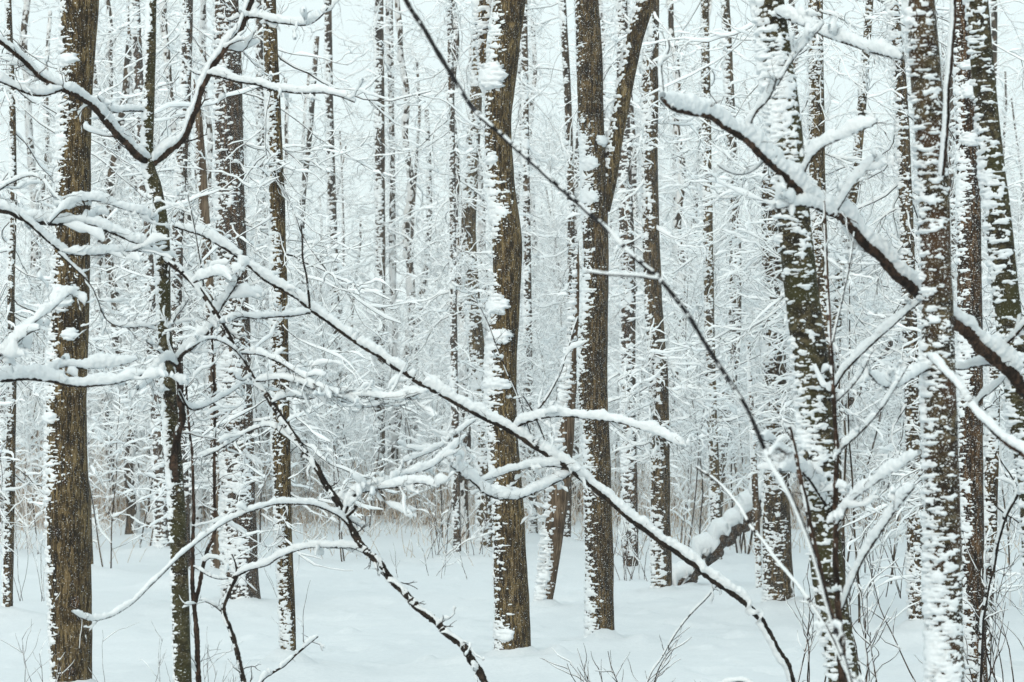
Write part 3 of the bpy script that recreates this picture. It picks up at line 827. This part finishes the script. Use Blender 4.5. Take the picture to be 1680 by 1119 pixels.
# the big snowy bough on the right
bent("snowy_bough", "rusty bough heaped with snow, crossing both out-of-focus trunks from upper centre right", "bough", gpt(2000, 10), [
    B([(1086, 160), (1105, 178), (1130, 186), (1162, 192), (1192, 210), (1225, 232), (1262, 268), (1300, 302), (1335, 332), (1372, 352), (1402, 382), (1440, 420), (1480, 455), (1512, 482), (1560, 522), (1602, 562), (1642, 602), (1690, 650), (1760, 740), (1850, 900), (1950, 1250), (2000, gpy(10))],
      7, 25, 32, 8.2, 10.0, "stem", STEM, 9, 361, tl=(.06, .18), gap=-.2, ts=18, lump=.28),
    B([(1104, 176), (1090, 160), (1086, 130), (1085, 105), (1090, 95), (1097, 80), (1096, 66)], 4, 4, 24, 8.25, 8.35, "branch", TWIG, 1, 362, tl=(.03, .08), gap=-.2),
    B([(1222, 232), (1230, 205), (1242, 182), (1258, 165), (1268, 148), (1274, 130)], 5, 3, 20, 8.65, 8.45, "branch", TWIG, 3, 363, tl=(.04, .14), gap=-.1),
    B([(1274, 140), (1295, 105), (1320, 75), (1342, 52), (1352, 38)], 4, 2, 22, 8.5, 8.4, "branch", TWIG, 3, 364, tl=(.04, .14), gap=-.1),
    B([(1312, 308), (1320, 280), (1332, 258), (1352, 240), (1385, 225), (1420, 210), (1440, 200)], 5, 2, 30, 8.85, 8.6, "branch", TWIG, 3, 365, tl=(.04, .14), gap=-.2),
    B([(1378, 358), (1350, 345), (1325, 338), (1298, 338), (1272, 342)], 6, 3, 28, 8.98, 8.7, "branch", TWIG, 3, 366, tl=(.04, .12), gap=-.2),
    B([(1372, 350), (1388, 322), (1402, 300), (1425, 275), (1436, 260)], 4, 2, 30, 8.95, 8.8, "branch", TWIG, 3, 367, tl=(.04, .14), gap=-.2),
    B([(1256, 262), (1235, 280), (1212, 286), (1190, 280), (1176, 270)], 3, 2, 6, 8.75, 8.65, "branch", TWIG, 1, 368, tl=(.03, .1)),
    B([(1640, 600), (1610, 598), (1580, 606), (1560, 604)], 5, 3, 16, 9.7, 9.6, "branch", TWIG, 1, 369, tl=(.03, .1), gap=-.1),
    B([(1632, 592), (1650, 568), (1668, 548), (1690, 525)], 6, 4, 14, 9.65, 9.4, "branch", STEM, 2, 370, tl=(.03, .1), gap=-.1),
    B([(1655, 615), (1630, 640), (1612, 652), (1600, 668)], 4, 3, 14, 9.75, 9.85, "branch", TWIG, 2, 371, tl=(.03, .1), gap=-.1),
    B([(1480, 455), (1450, 430), (1420, 412), (1390, 405)], 4, 2, 20, 9.28, 9.1, "branch", TWIG, 3, 372, tl=(.04, .12), gap=-.1),
])
e, loc, Y = TREES["leaning_birch"]
hero_branch(e, loc, [(1272, 20), (1295, 30), (1330, 46), (1360, 60), (1395, 72), (1425, 84), (1455, 92), (1480, 98)], 6, 4, 24, 9.75, 9.2, "branch", TWIG, 4, 381, tl=(.04, .14), gap=-.1)
hero_branch(e, loc, [(1338, 600), (1362, 640), (1385, 610), (1420, 575), (1450, 548), (1480, 520), (1510, 495)], 5, 3, 16, 9.7, 9.2, "branch", TWIG, 4, 382, tl=(.04, .12), gap=-.1)
hero_branch(e, loc, [(1352, 800), (1320, 780), (1298, 772), (1280, 775)], 6, 4, 26, 9.7, 9.2, "branch", TWIG, 4, 383, tl=(.05, .14), gap=-.2)
hero_branch(e, loc, [(1355, 830), (1330, 790), (1300, 760), (1270, 730), (1250, 720)], 5, 3, 18, 9.7, 9.1, "branch", TWIG, 4, 384, tl=(.05, .14), gap=-.2)
e, loc, Y = TREES["rusty_birch"]
hero_branch(e, loc, [(1522, 608), (1500, 618), (1478, 632), (1458, 636), (1440, 628), (1425, 612)], 6, 3, 26, 8.95, 8.6, "branch", TWIG, 3, 391, tl=(.04, .12), gap=-.2)
hero_branch(e, loc, [(1545, 286), (1550, 250), (1552, 200), (1556, 140), (1562, 70), (1565, 0), (1568, -60)], 10, 8, 16, 8.85, 8.7, "branch", STEM, 0, 392, gap=-.1)
bent("leaning_twig", "blurred straight twig slanting down across the rusty-topped trunk to the right edge", "sapling", gpt(2050, 7), [
    B([(1522, 584), (1545, 605), (1580, 645), (1612, 688), (1648, 722), (1690, 755), (1760, 830), (1900, 1100), (2050, gpy(7))], 6, 14, 15, 7.6, 7, "stem", STEM, 3, 401, tl=(.03, .1), gap=.0),
])
bent("thin_near_twig", "thin near twig slanting down past the base of the stout brown trunk", "sapling", gpt(1500, 7.5), [
    B([(1142, 765), (1185, 798), (1212, 830), (1236, 868), (1262, 902), (1296, 945), (1330, 988), (1380, 1080), (1440, 1250), (1500, gpy(7.5))], 4, 6, 3, 8, 7.5, "stem", TWIG, 2, 411, tl=(.04, .12), gap=.1),
])
bent("sapling_clump", "brown thin stems rising in front of the leaning mossy trunk's foot", "sapling", gpt(1395, 8.4), [
    B([(1395, gpy(8.4)), (1386, 1119), (1374, 980), (1371, 860), (1372, 740), (1366, 620), (1360, 520), (1355, 420), (1352, 330)], 12, 4, 4, 8.4, 8.7, "stem", STEM, 4, 421, tl=(.06, .2)),
    B([(1400, gpy(8.4)), (1380, 1100), (1350, 960), (1325, 840), (1308, 760), (1296, 700)], 12, 6, 5, 8.4, 8.3, "stem", STEM, 3, 422, tl=(.06, .2)),
    B([(1372, 660), (1392, 640), (1412, 615), (1425, 590)], 3, 2, 12, 8.6, 8.4, "branch", TWIG, 2, 423, tl=(.04, .12)),
    B([(1370, 745), (1395, 725), (1430, 690), (1460, 650), (1490, 600)], 4, 2, 14, 8.6, 8.3, "branch", TWIG, 3, 424, tl=(.04, .12)),
    B([(1380, 1000), (1410, 930), (1440, 880), (1475, 830), (1500, 800)], 5, 3, 26, 8.5, 8.0, "branch", TWIG, 3, 425, tl=(.04, .12), gap=-.1),
    B([(1374, 860), (1400, 820), (1440, 790), (1480, 765), (1510, 745)], 4, 2, 24, 8.5, 8.1, "branch", TWIG, 3, 426, tl=(.04, .12), gap=-.1),
    B([(1366, 560), (1380, 500), (1395, 430), (1402, 380)], 4, 2, 6, 8.6, 8.8, "branch", TWIG, 3, 427, tl=(.05, .15)),
])
# fallen leaning log
e = empty("fallen_log", gpt(1150, 30), "dark leaning log capped with deep snow, its foot by the white-patterned trunk", "log")
loc = tuple(e.location)
hero_branch(e, loc, [(1472, 545), (1440, 590), (1380, 672), (1310, 752), (1245, 826), (1195, 878), (1150, 925), (1110, 968), (1080, 1005)], 15, 34, 36, 30, 30, "trunk", RED, 5, 95, gap=-.3, lump=.16, tl=(.2, .6), ts=8)

# snow-laden boughs reaching in from the left
bent("left_bough", "low snow-laden bough reaching in from the left edge across the widest trunk", "bough", gpt(-260, 10.5), [
    B([(-260, gpy(10.5)), (-240, 900), (-150, 660), (-60, 622), (0, 622), (40, 620), (80, 624), (115, 632), (160, 632), (205, 624), (240, 612)], 11, 3, 24, 10.5, 10.8, "stem", TWIG, 8, 431, tl=(.06, .22), gap=-.2),
    B([(70, 622), (88, 608), (105, 602), (140, 604), (175, 602), (205, 598), (225, 590)], 4, 2, 24, 10.7, 10.9, "branch", TWIG, 4, 432, tl=(.05, .18), gap=-.2),
    B([(-150, 660), (-80, 620), (-20, 596), (12, 575), (35, 556), (52, 545), (66, 540)], 6, 2, 30, 10.5, 10.3, "branch", TWIG, 4, 433, tl=(.05, .18), gap=-.2),
    B([(-30, 600), (20, 570), (55, 530), (85, 508), (105, 490), (130, 475)], 4, 2, 20, 10.4, 10.6, "branch", TWIG, 4, 434, tl=(.05, .18), gap=-.1),
])
bent("upper_left_bough", "spreading snowy bough above the first, tips touching the mossy fork", "bough", gpt(-300, 11), [
    B([(-300, gpy(11)), (-290, 800), (-200, 420), (-80, 352), (0, 345), (45, 360), (95, 366), (140, 366), (185, 382), (225, 398), (250, 404)], 12, 3, 20, 11, 11.5, "stem", TWIG, 10, 441, tl=(.08, .3), gap=-.15),
    B([(30, 352), (60, 378), (85, 400), (110, 416), (150, 418), (190, 414), (225, 412), (255, 416)], 5, 2, 15, 11.1, 11.5, "branch", TWIG, 8, 442, tl=(.06, .25), gap=-.15),
    B([(80, 366), (105, 342), (130, 330), (165, 330), (200, 342), (235, 352), (252, 362)], 4, 2, 15, 11.2, 11.6, "branch", TWIG, 6, 443, tl=(.06, .25), gap=-.15),
    B([(-40, 350), (-10, 320), (20, 300), (60, 290), (100, 330)], 3, 2, 8, 11, 10.8, "branch", TWIG, 6, 444, tl=(.06, .25)),
    B([(95, 415), (120, 438), (150, 470), (172, 520), (200, 536), (235, 536), (252, 540)], 3, 2, 9, 11.2, 11.5, "branch", TWIG, 8, 445, tl=(.06, .25)),
])
# small stems at the lower left
bent("twin_stem_sapling", "reddish two-stemmed sapling beside the foot of the mossy fork, right", "sapling", gpt(330, 13), [
    B([(330, gpy(13)), (325, 1080), (320, 1000), (316, 960), (316, 900), (318, 830), (316, 760), (310, 700), (304, 620)], 10, 3, 2, 13, 13.1, "stem", STEM, 8, 451, tl=(.1, .4), ts=7),
    B([(322, 990), (330, 940), (340, 905), (352, 870), (352, 800), (352, 700), (350, 600), (346, 520)], 7, 4, 2, 13, 13.2, "stem", STEM, 8, 452, tl=(.1, .4), ts=7),
    B([(318, 930), (350, 948), (375, 950)], 3, 2, 6, 13, 12.8, "branch", TWIG, 0, 453),
])
bent("stub_sapling", "small dark crooked stem under the thick blotchy trunk with an arching snowy twig", "sapling", gpt(420, 11.5), [
    B([(425, gpy(11.5)), (412, 1150), (400, 1115), (390, 1070), (378, 1030), (366, 1002), (374, 975), (388, 945)], 9, 8, 5, 11.5, 11.6, "stem", TWIG, 3, 461, tl=(.06, .2)),
    B([(386, 946), (410, 935), (440, 925), (462, 912), (490, 902), (520, 898), (550, 898), (580, 900), (605, 912), (630, 930)], 4, 2, 13, 11.6, 11.4, "branch", TWIG, 4, 462, tl=(.05, .2), gap=-.1),
    B([(372, 1010), (360, 1000), (345, 990), (328, 984)], 3, 2, 7, 11.6, 11.5, "branch", TWIG, 1, 463, tl=(.05, .15)),
    B([(388, 945), (386, 925), (380, 910)], 5, 3, 4, 11.6, 11.6, "branch", TWIG, 0, 464),
])
bent("low_twig", "snowy twig branching from the foot of the slim pied trunk", "sapling", gpt(410, 15), [
    B([(405, gpy(15)), (425, 1125), (445, 1105), (465, 1092), (490, 1070), (522, 1044)], 5, 3, 10, 15, 15.3, "stem", TWIG, 1, 471, tl=(.05, .15)),
])
bent("lower_right_twig", "dark snow-topped twig poking in at the bottom right of centre", "sapling", gpt(1290, 10), [
    B([(1290, gpy(10)), (1270, 1200), (1245, 1140), (1220, 1118), (1185, 1125), (1165, 1130)], 6, 4, 8, 10, 10.2, "stem", TWIG, 2, 481, tl=(.05, .15)),
])
bent("edge_stem", "dark slanting stem at the right edge in front of the hatched trunk", "sapling", gpt(1590, 13), [
    B([(1600, gpy(13)), (1612, 1020), (1630, 930), (1636, 890), (1650, 850), (1668, 812), (1690, 780), (1720, 740)], 7, 7, 5, 13, 12.5, "stem", TWIG, 6, 491, tl=(.1, .35), ts=10),
])

# ================================================================== SHRUBS AND DRY STEMS
def shrub(name, label, cat, cx, Y, n, h, spread, mat, seed, r=.004, snow=.010, per=5, L=(.1, .3), group=None, wob=.09):
    rng = np.random.default_rng(seed)
    g = gpt(cx, Y)
    e = empty(name, g, label, cat, group)
    x = g[0] + rng.normal(size=n) * spread
    y = Y + rng.normal(size=n) * spread
    b = np.stack([x, y, ground_z(x, y) - .08], -1)
    d = np.stack([rng.normal(size=n) * .22, rng.normal(size=n) * .22, np.ones(n)], -1)
    P = grow(b, d, h * rng.uniform(.5, 1.1, n) + .08, 14, rng, wob, 0, .02)
    R = np.linspace(1, .35, 14)[None] * r * rng.uniform(.7, 1.2, n)[:, None]
    for i in range(n):
        st = mesh_obj("stem", [(*tubes(P[i:i + 1], R[i:i + 1], 5), mat)], e, g)
        ch = []
        if per:
            b2, d2, _i, _t = sprout(P[i:i + 1], per, rng, (.4, .9), .35, .1)
            P2 = grow(b2, d2, rng.uniform(*L, per), 7, rng, .15, 0, .04)
            R2 = np.linspace(1, .4, 7)[None] * r * .5 * np.ones((per, 1))
            ch = [(*tubes(P2, R2, 4), mat)]
            if snow:
                ch.append((*twig_snow(P2, R2, snow, rng, .3, 6, .2, 40), SNOW))
        if snow:
            ch.append((*twig_snow(P[i:i + 1], R[i:i + 1], snow, rng, .45, 6, .2, 40), SNOW))
        mesh_obj("twig_sprays", ch, st, g)
    return e

shrub("bare_shrub", "reddish bare shoots sticking out of the snow at the bottom, right of the central trunk", "shrub", 1000, 14, 5, .50, .10, STEM, 501, .0055, .006, 4)
shrub("bare_shrub", "taller bare shoots in front of the straight limbed trunk's base", "shrub", 1062, 13.5, 5, .62, .10, STEM, 502, .0055, .006, 4)
shrub("bare_shrub", "branching reddish shrub in the snow between the two out-of-focus trunks", "shrub", 1425, 14, 4, .85, .06, STEM, 503, .007, .010, 7, (.15, .4))
shrub("bare_shrub", "spindly shoots in front of the base of the stout brown trunk", "shrub", 1330, 15, 5, .9, .10, STEM, 504, .006, .010, 5, (.15, .4))
shrub("bare_shrub", "dense thicket of reddish stems at the lower right edge", "shrub", 1660, 15, 16, 1.0, .17, STEM, 505, .0062, .010, 5, (.15, .45))
shrub("bare_shrub", "spindly grey stalks at the lower left, left of the widest trunk", "shrub", 60, 15, 5, .6, .10, STEM, 506, .003, .006, 3)
shrub("bare_shrub", "upright dry stalks behind the thin pole at the left edge", "shrub", 42, 27, 8, 1.3, .12, STEM, 507, .004, .010, 3)
shrub("bare_shrub", "thin dead stalks right of the widest trunk's foot", "shrub", 215, 14.5, 4, .5, .12, STEM, 508, .0028, .004, 3)
shrub("bare_shrub", "few upright shoots right of the mossy fork's foot at the bottom edge", "shrub", 345, 13.5, 5, .55, .10, STEM, 509, .003, .006, 3)
shrub("bare_shrub", "tall stalks behind the slim pied trunk's foot", "shrub", 488, 20, 4, 1.0, .10, STEM, 510, .003, .003, 2)
shrub("bare_shrub", "sprawling snow-tipped shoots around the very slender flecked pole's foot", "shrub", 735, 38, 14, 1.4, .28, STEM, 511, .007, .020, 4, (.2, .5))
shrub("bare_shrub", "shoots and weeds around the snow-hatched trunk's base right of the limbed trunk", "shrub", 1050, 32, 12, 1.1, .3, STEM, 512, .006, .018, 4, (.2, .5))
shrub("bare_shrub", "thin upright stems in the open snow left of the rusty-topped trunk", "shrub", 1455, 28, 10, 1.9, .5, STEM, 513, .006, .018, 5, (.2, .5))
shrub("bare_shrub", "cluster of thin stems behind the leaning mossy trunk's lower half", "shrub", 1405, 33, 10, 2.2, .45, STEM, 514, .007, .020, 6, (.2, .6))
shrub("bare_shrub", "low weeds poking up in the snow below the arching sapling's middle", "shrub", 800, 33, 9, .5, .5, STEM, 515, .005, .016, 3)

# ================================================================== BACKGROUND SAPLINGS AND TREES (shared meshes, one object each)
def sapling_mesh(seed, h, ns, per1, per2, s1, L1=(.5, 1.6), r=.015, lift=.04, droop=.06, per3=2):
    rng = np.random.default_rng(seed)
    b = np.zeros((ns, 3))
    b[:, :2] = rng.normal(size=(ns, 2)) * .08
    b[:, 2] = -.2
    d = np.stack([rng.normal(size=ns) * .16, rng.normal(size=ns) * .16, np.ones(ns)], -1)
    P = grow(b, d, h * rng.uniform(.75, 1.1, ns), 16, rng, .055, 0, .03)
    R = np.linspace(1, .25, 16)[None] * r * rng.uniform(.7, 1.1, ns)[:, None]
    st = mesh_obj("stem", [(*tubes(P, R, 6), FARB), (*twig_snow(P, R, r * 1.8, rng, .2, 6, .25, 14), SNOW)], mesh_only=True)
    cr = mesh_obj("crown", fine_crown(P, R, rng, int(per1 * 1.25), L1, per2 + 1, (.25, .8), per3 + 1, (.12, .35), .0032, s1 * 1.45, ((.3, .85) if seed % 2 else (.5, 1.25)), .12, lift, (.012 if seed % 2 else .06), 3, 5, 12), mesh_only=True)
    return [("stem", st), ("crown", cr)]

def far_tree_mesh(seed, h, r):
    rng = np.random.default_rng(seed)
    n = int(h / .07)
    z = np.linspace(h, -.3, n)
    t = z / h
    C = np.stack([.55 * noise1(z * .16, seed) + .14 * noise1(z * .7, seed + 3), .2 * noise1(z * .25, seed + 8), z], -1)
    C[:, :2] -= C[-1, :2]
    Rr = r * (1.05 - .55 * t.clip(0, 1)) * (1 + .25 * np.exp(-np.clip(z, 0, 9) * 3))
    wd, sn = trunk_parts(C, Rr, .05, rng.uniform(-.1, .35), .035, .8, .42, .06, seed)
    tr = mesh_obj("trunk", [(*wd, FARB)], mesh_only=True)
    sc = mesh_obj("snow_crust", [(*sn, SNOW)], mesh_only=True)
    st = C[: int(n * .88)][::6][None]
    cr = mesh_obj("crown", fine_crown(st, None, rng, 34, (1.0, 3.4), 8, (.4, 1.4), 3, (.2, .5), .0055, .050, (.25, 1.0), 0.0, .035, rng.uniform(.0, .07), 3, 5, 13), mesh_only=True)
    return [("trunk", tr), ("snow_crust", sc), ("crown", cr)]

def place(name, meshes, x, y, rz, sc, label, cat, group):
    e = empty(name, (x, y, float(ground_z(x, y))), label, cat, group)
    e.rotation_euler = (0, 0, rz)
    e.scale = (sc, sc, sc)
    tr = None
    for nm, me in meshes:
        if me is None:
            continue
        o = bpy.data.objects.new(nm, me)
        o.parent = tr if nm == "snow_crust" and tr is not None else e
        COL.objects.link(o)
        if nm in ("trunk", "stem"):
            tr = o
    return e

rng = np.random.default_rng(2024)
saps = [sapling_mesh(900 + i, h, ns, p1, p2, s1) for i, (h, ns, p1, p2, s1) in enumerate(
    [(4.5, 2, 16, 5, .026), (6.0, 2, 18, 5, .028), (3.2, 3, 12, 5, .026), (7.5, 1, 30, 5, .030), (5.2, 3, 13, 5, .028), (2.2, 4, 9, 4, .024)])]
fars = [far_tree_mesh(950 + i, h, r) for i, (h, r) in enumerate([(15, .10), (18, .13), (14, .075), (17, .115), (16, .09), (20, .15)])]
FAR_H = [15, 18, 14, 17, 16, 20]
TRUNKS_X = [(t[1][0], t[1][1]) for t in TREES.values()]

k = 0
for i in range(400):
    y = 46 + 46 * rng.random() ** 1.1
    x = rng.uniform(-1, 1) * (.235 * y + 2.0)
    if k >= 62:
        break
    k += 1
    q = int(rng.integers(len(fars)))
    place("slim_tree", fars[q], x, y, rng.uniform(0, 6.28), min(rng.uniform(.75, 1.15), (.2 * y + 4) / FAR_H[q]),
          "slim snow-dusted tree deep in the pale wood behind the clearing", "tree", "slim trees deep in the wood")
for i in range(85):
    y = 54 + 38 * rng.random()
    x = rng.uniform(-1, 1) * (.235 * y + 1.5)
    place("snowy_sapling", saps[int(rng.integers(len(saps)))], x, y, rng.uniform(0, 6.28), rng.uniform(.7, 1.3),
          "thin snow-laden sapling among the trunks behind the clearing", "sapling", "snow-laden saplings behind the clearing")

# nearer saplings that can be told apart
for (cx, Y, kx, sc, lab) in [
    (180, 34, 0, 1.0, "snow-laden sapling filling the gap between the widest trunk and the mossy fork"),
    (560, 38, 1, 1.0, "tall lacy sapling standing in the pale gap left of centre"),
    (1130, 36, 1, .95, "lacy snow-laden sapling between the bare-sided brown trunk and the stout one"),
    (1400, 24, 4, .9, "bushy snow-laden sapling behind the foot of the slanting bough"),
    (1455, 30, 3, .9, "tall sapling between the two out-of-focus trunks"),
    (1660, 26, 0, 1.0, "snow-laden sapling at the right edge behind the slanted trunk"),
    (1215, 40, 4, 1.0, "snow-laden sapling close behind the fallen log"),
    (60, 40, 1, 1.0, "snow-laden sapling at the left edge behind the thin pole"),
    (905, 44, 0, 1.0, "snow-laden sapling behind the dead leaning trunk")]:
    place("snowy_sapling", saps[kx], (cx - 840) / F * Y, Y, cx * 1.7, sc, lab, "sapling", "nearer snow-laden saplings")

for q, (cx, Y) in enumerate([(a, b * 1.32) for a, b in [(480, 40), (535, 43), (605, 39), (690, 41), (1010, 41), (1120, 32), (1160, 43), (1225, 30), (1385, 28), (1440, 38), (15, 31), (75, 43), (185, 40), (300, 34), (342, 42), (720, 36), (890, 40), (1500, 33), (1580, 30), (1650, 38), (430, 34), (235, 31)]]):
    place("lacy_sapling", saps[[3, 1, 0, 4][q % 4]], (cx - 840) / F * Y, Y, cx * .37, 1.0 + .25 * ((q * 7) % 5) / 5,
          "fine lacy sapling white with snow, rooted along the rim of the clearing", "sapling", "lacy saplings along the clearing's rim")

# ------------------------------------------------------------------ reeds and dry grass, far wood
def reeds():
    rng = np.random.default_rng(61)
    n = 12000
    y = 52 + 26 * rng.random(n)
    u = rng.random(n) ** 1.35
    x = (-.235 + .40 * u) * y
    keep = perlin(np.stack([x * .35, y * .25, x * 0], -1)) > -.25
    x, y = x[keep], y[keep]
    n = len(x)
    b = np.stack([x, y, ground_z(x, y) - .05], -1)
    h = rng.uniform(.9, 2.6, n) * np.where(x / y > -.1, .75, 1)
    d = np.stack([rng.normal(size=n) * .16, rng.normal(size=n) * .16, np.ones(n)], -1)
    P = grow(b, d, h, 6, rng, .14, .08, 0)
    R = np.linspace(1, .5, 6)[None] * .007 * np.ones((n, 1))
    s = rng.random(n) < .88
    H = twig_snow(P[s], R[s], .032, rng, .3, 4)
    o = mesh_obj("tall_dry_grass", [(*tubes(P, R, 3), STRAW), (*H, SNOW)])
    tag(o, "tan dry reeds half buried in snow at the far edge of the clearing", "grass", None, "stuff")
    # low tufts nearer
    n = 3600
    y = 36 + 18 * rng.random(n) ** .6
    x = rng.uniform(-.23, .23, n) * y
    keep = perlin(np.stack([x * .5, y * .3, x * 0 + 5], -1)) > .12
    x, y = x[keep], y[keep]
    n = len(x)
    b = np.stack([x, y, ground_z(x, y) - .05], -1)
    d = np.stack([rng.normal(size=n) * .4, rng.normal(size=n) * .4, np.ones(n)], -1)
    P = grow(b, d, rng.uniform(.25, .9, n), 6, rng, .2, .1, 0)
    R = np.linspace(1, .5, 6)[None] * .005 * np.ones((n, 1))
    s = rng.random(n) < .7
    o = mesh_obj("low_dry_grass", [(*tubes(P, R, 3), STRAW), (*twig_snow(P[s], R[s], .025, rng, .3, 4), SNOW)])
    tag(o, "low dry grass tips poking through the snow", "grass", None, "stuff")

def far_wood():
    rng = np.random.default_rng(88)
    ch = []
    K = 90
    y = 96 + 90 * rng.random(K)
    x = rng.uniform(-1, 1, K) * (.25 * y + 4)
    b = np.stack([x, y, ground_z(x, y) - .3], -1)
    d = np.stack([rng.normal(size=K) * .05, rng.normal(size=K) * .05, np.ones(K)], -1)
    P = grow(b, d, rng.uniform(12, 20, K), 14, rng, .03, 0, .02)
    R = np.linspace(1, .4, 14)[None] * rng.uniform(.06, .15, K)[:, None]
    ch.append((*tubes(P, R, 5), FARB))
    ch.append((*twig_snow(P, R, .10, rng, .2, 5), SNOW))
    ch += fine_crown(P, R, rng, 26, (1.5, 4.0), 7, (.5, 1.6), 0, (.2, .5), .008, .060, (.5, 1.2), .08, .03, .05, 3, 4, 6)
    # undergrowth below them
    K = 80
    y = 92 + 80 * rng.random(K)
    x = rng.uniform(-1, 1, K) * (.25 * y + 4)
    b = np.stack([x, y, ground_z(x, y) - .3], -1)
    d = np.stack([rng.normal(size=K) * .2, rng.normal(size=K) * .2, np.ones(K)], -1)
    P = grow(b, d, rng.uniform(3, 7, K), 8, rng, .06, 0, .02)
    R = np.linspace(1, .4, 8)[None] * .025 * np.ones((K, 1))
    ch.append((*tubes(P, R, 4), FARB))
    ch += fine_crown(P, R, rng, 14, (.8, 2.2), 4, (.4, 1.0), 0, (.2, .5), .006, .060, (.5, 1.2), .05, .03, .05, 3, 4, 5)
    o = mesh_obj("far_woods", ch)
    tag(o, "mass of snowy trunks and twigs far back in the wood", "woods", None, "stuff")

reeds()
far_wood()
make_ground()

# ------------------------------------------------------------------ haze
hm = bpy.data.materials.new("haze")
hm.use_nodes = True
hn = hm.node_tree
hn.nodes.remove(hn.nodes["Principled BSDF"])
pv = hn.nodes.new("ShaderNodeVolumePrincipled")
pv.inputs["Color"].default_value = (.985, .998, .998, 1)
pv.inputs["Density"].default_value = .0009
pv.inputs["Anisotropy"].default_value = 0.0
hn.links.new(pv.outputs[0], hn.nodes["Material Output"].inputs["Volume"])
x0, x1, y0, y1, z0, z1 = -520, 520, -45, 905, -4.0, 32
V = np.array([[a, b, c] for a in (x0, x1) for b in (y0, y1) for c in (z0, z1)], float)
Fq = np.array([[0, 1, 3, 2], [4, 6, 7, 5], [0, 4, 5, 1], [2, 3, 7, 6], [0, 2, 6, 4], [1, 5, 7, 3]])
tag(mesh_obj("haze", [(V, Fq, hm)]), "thin pale winter haze filling the wood", "haze", None, "stuff")
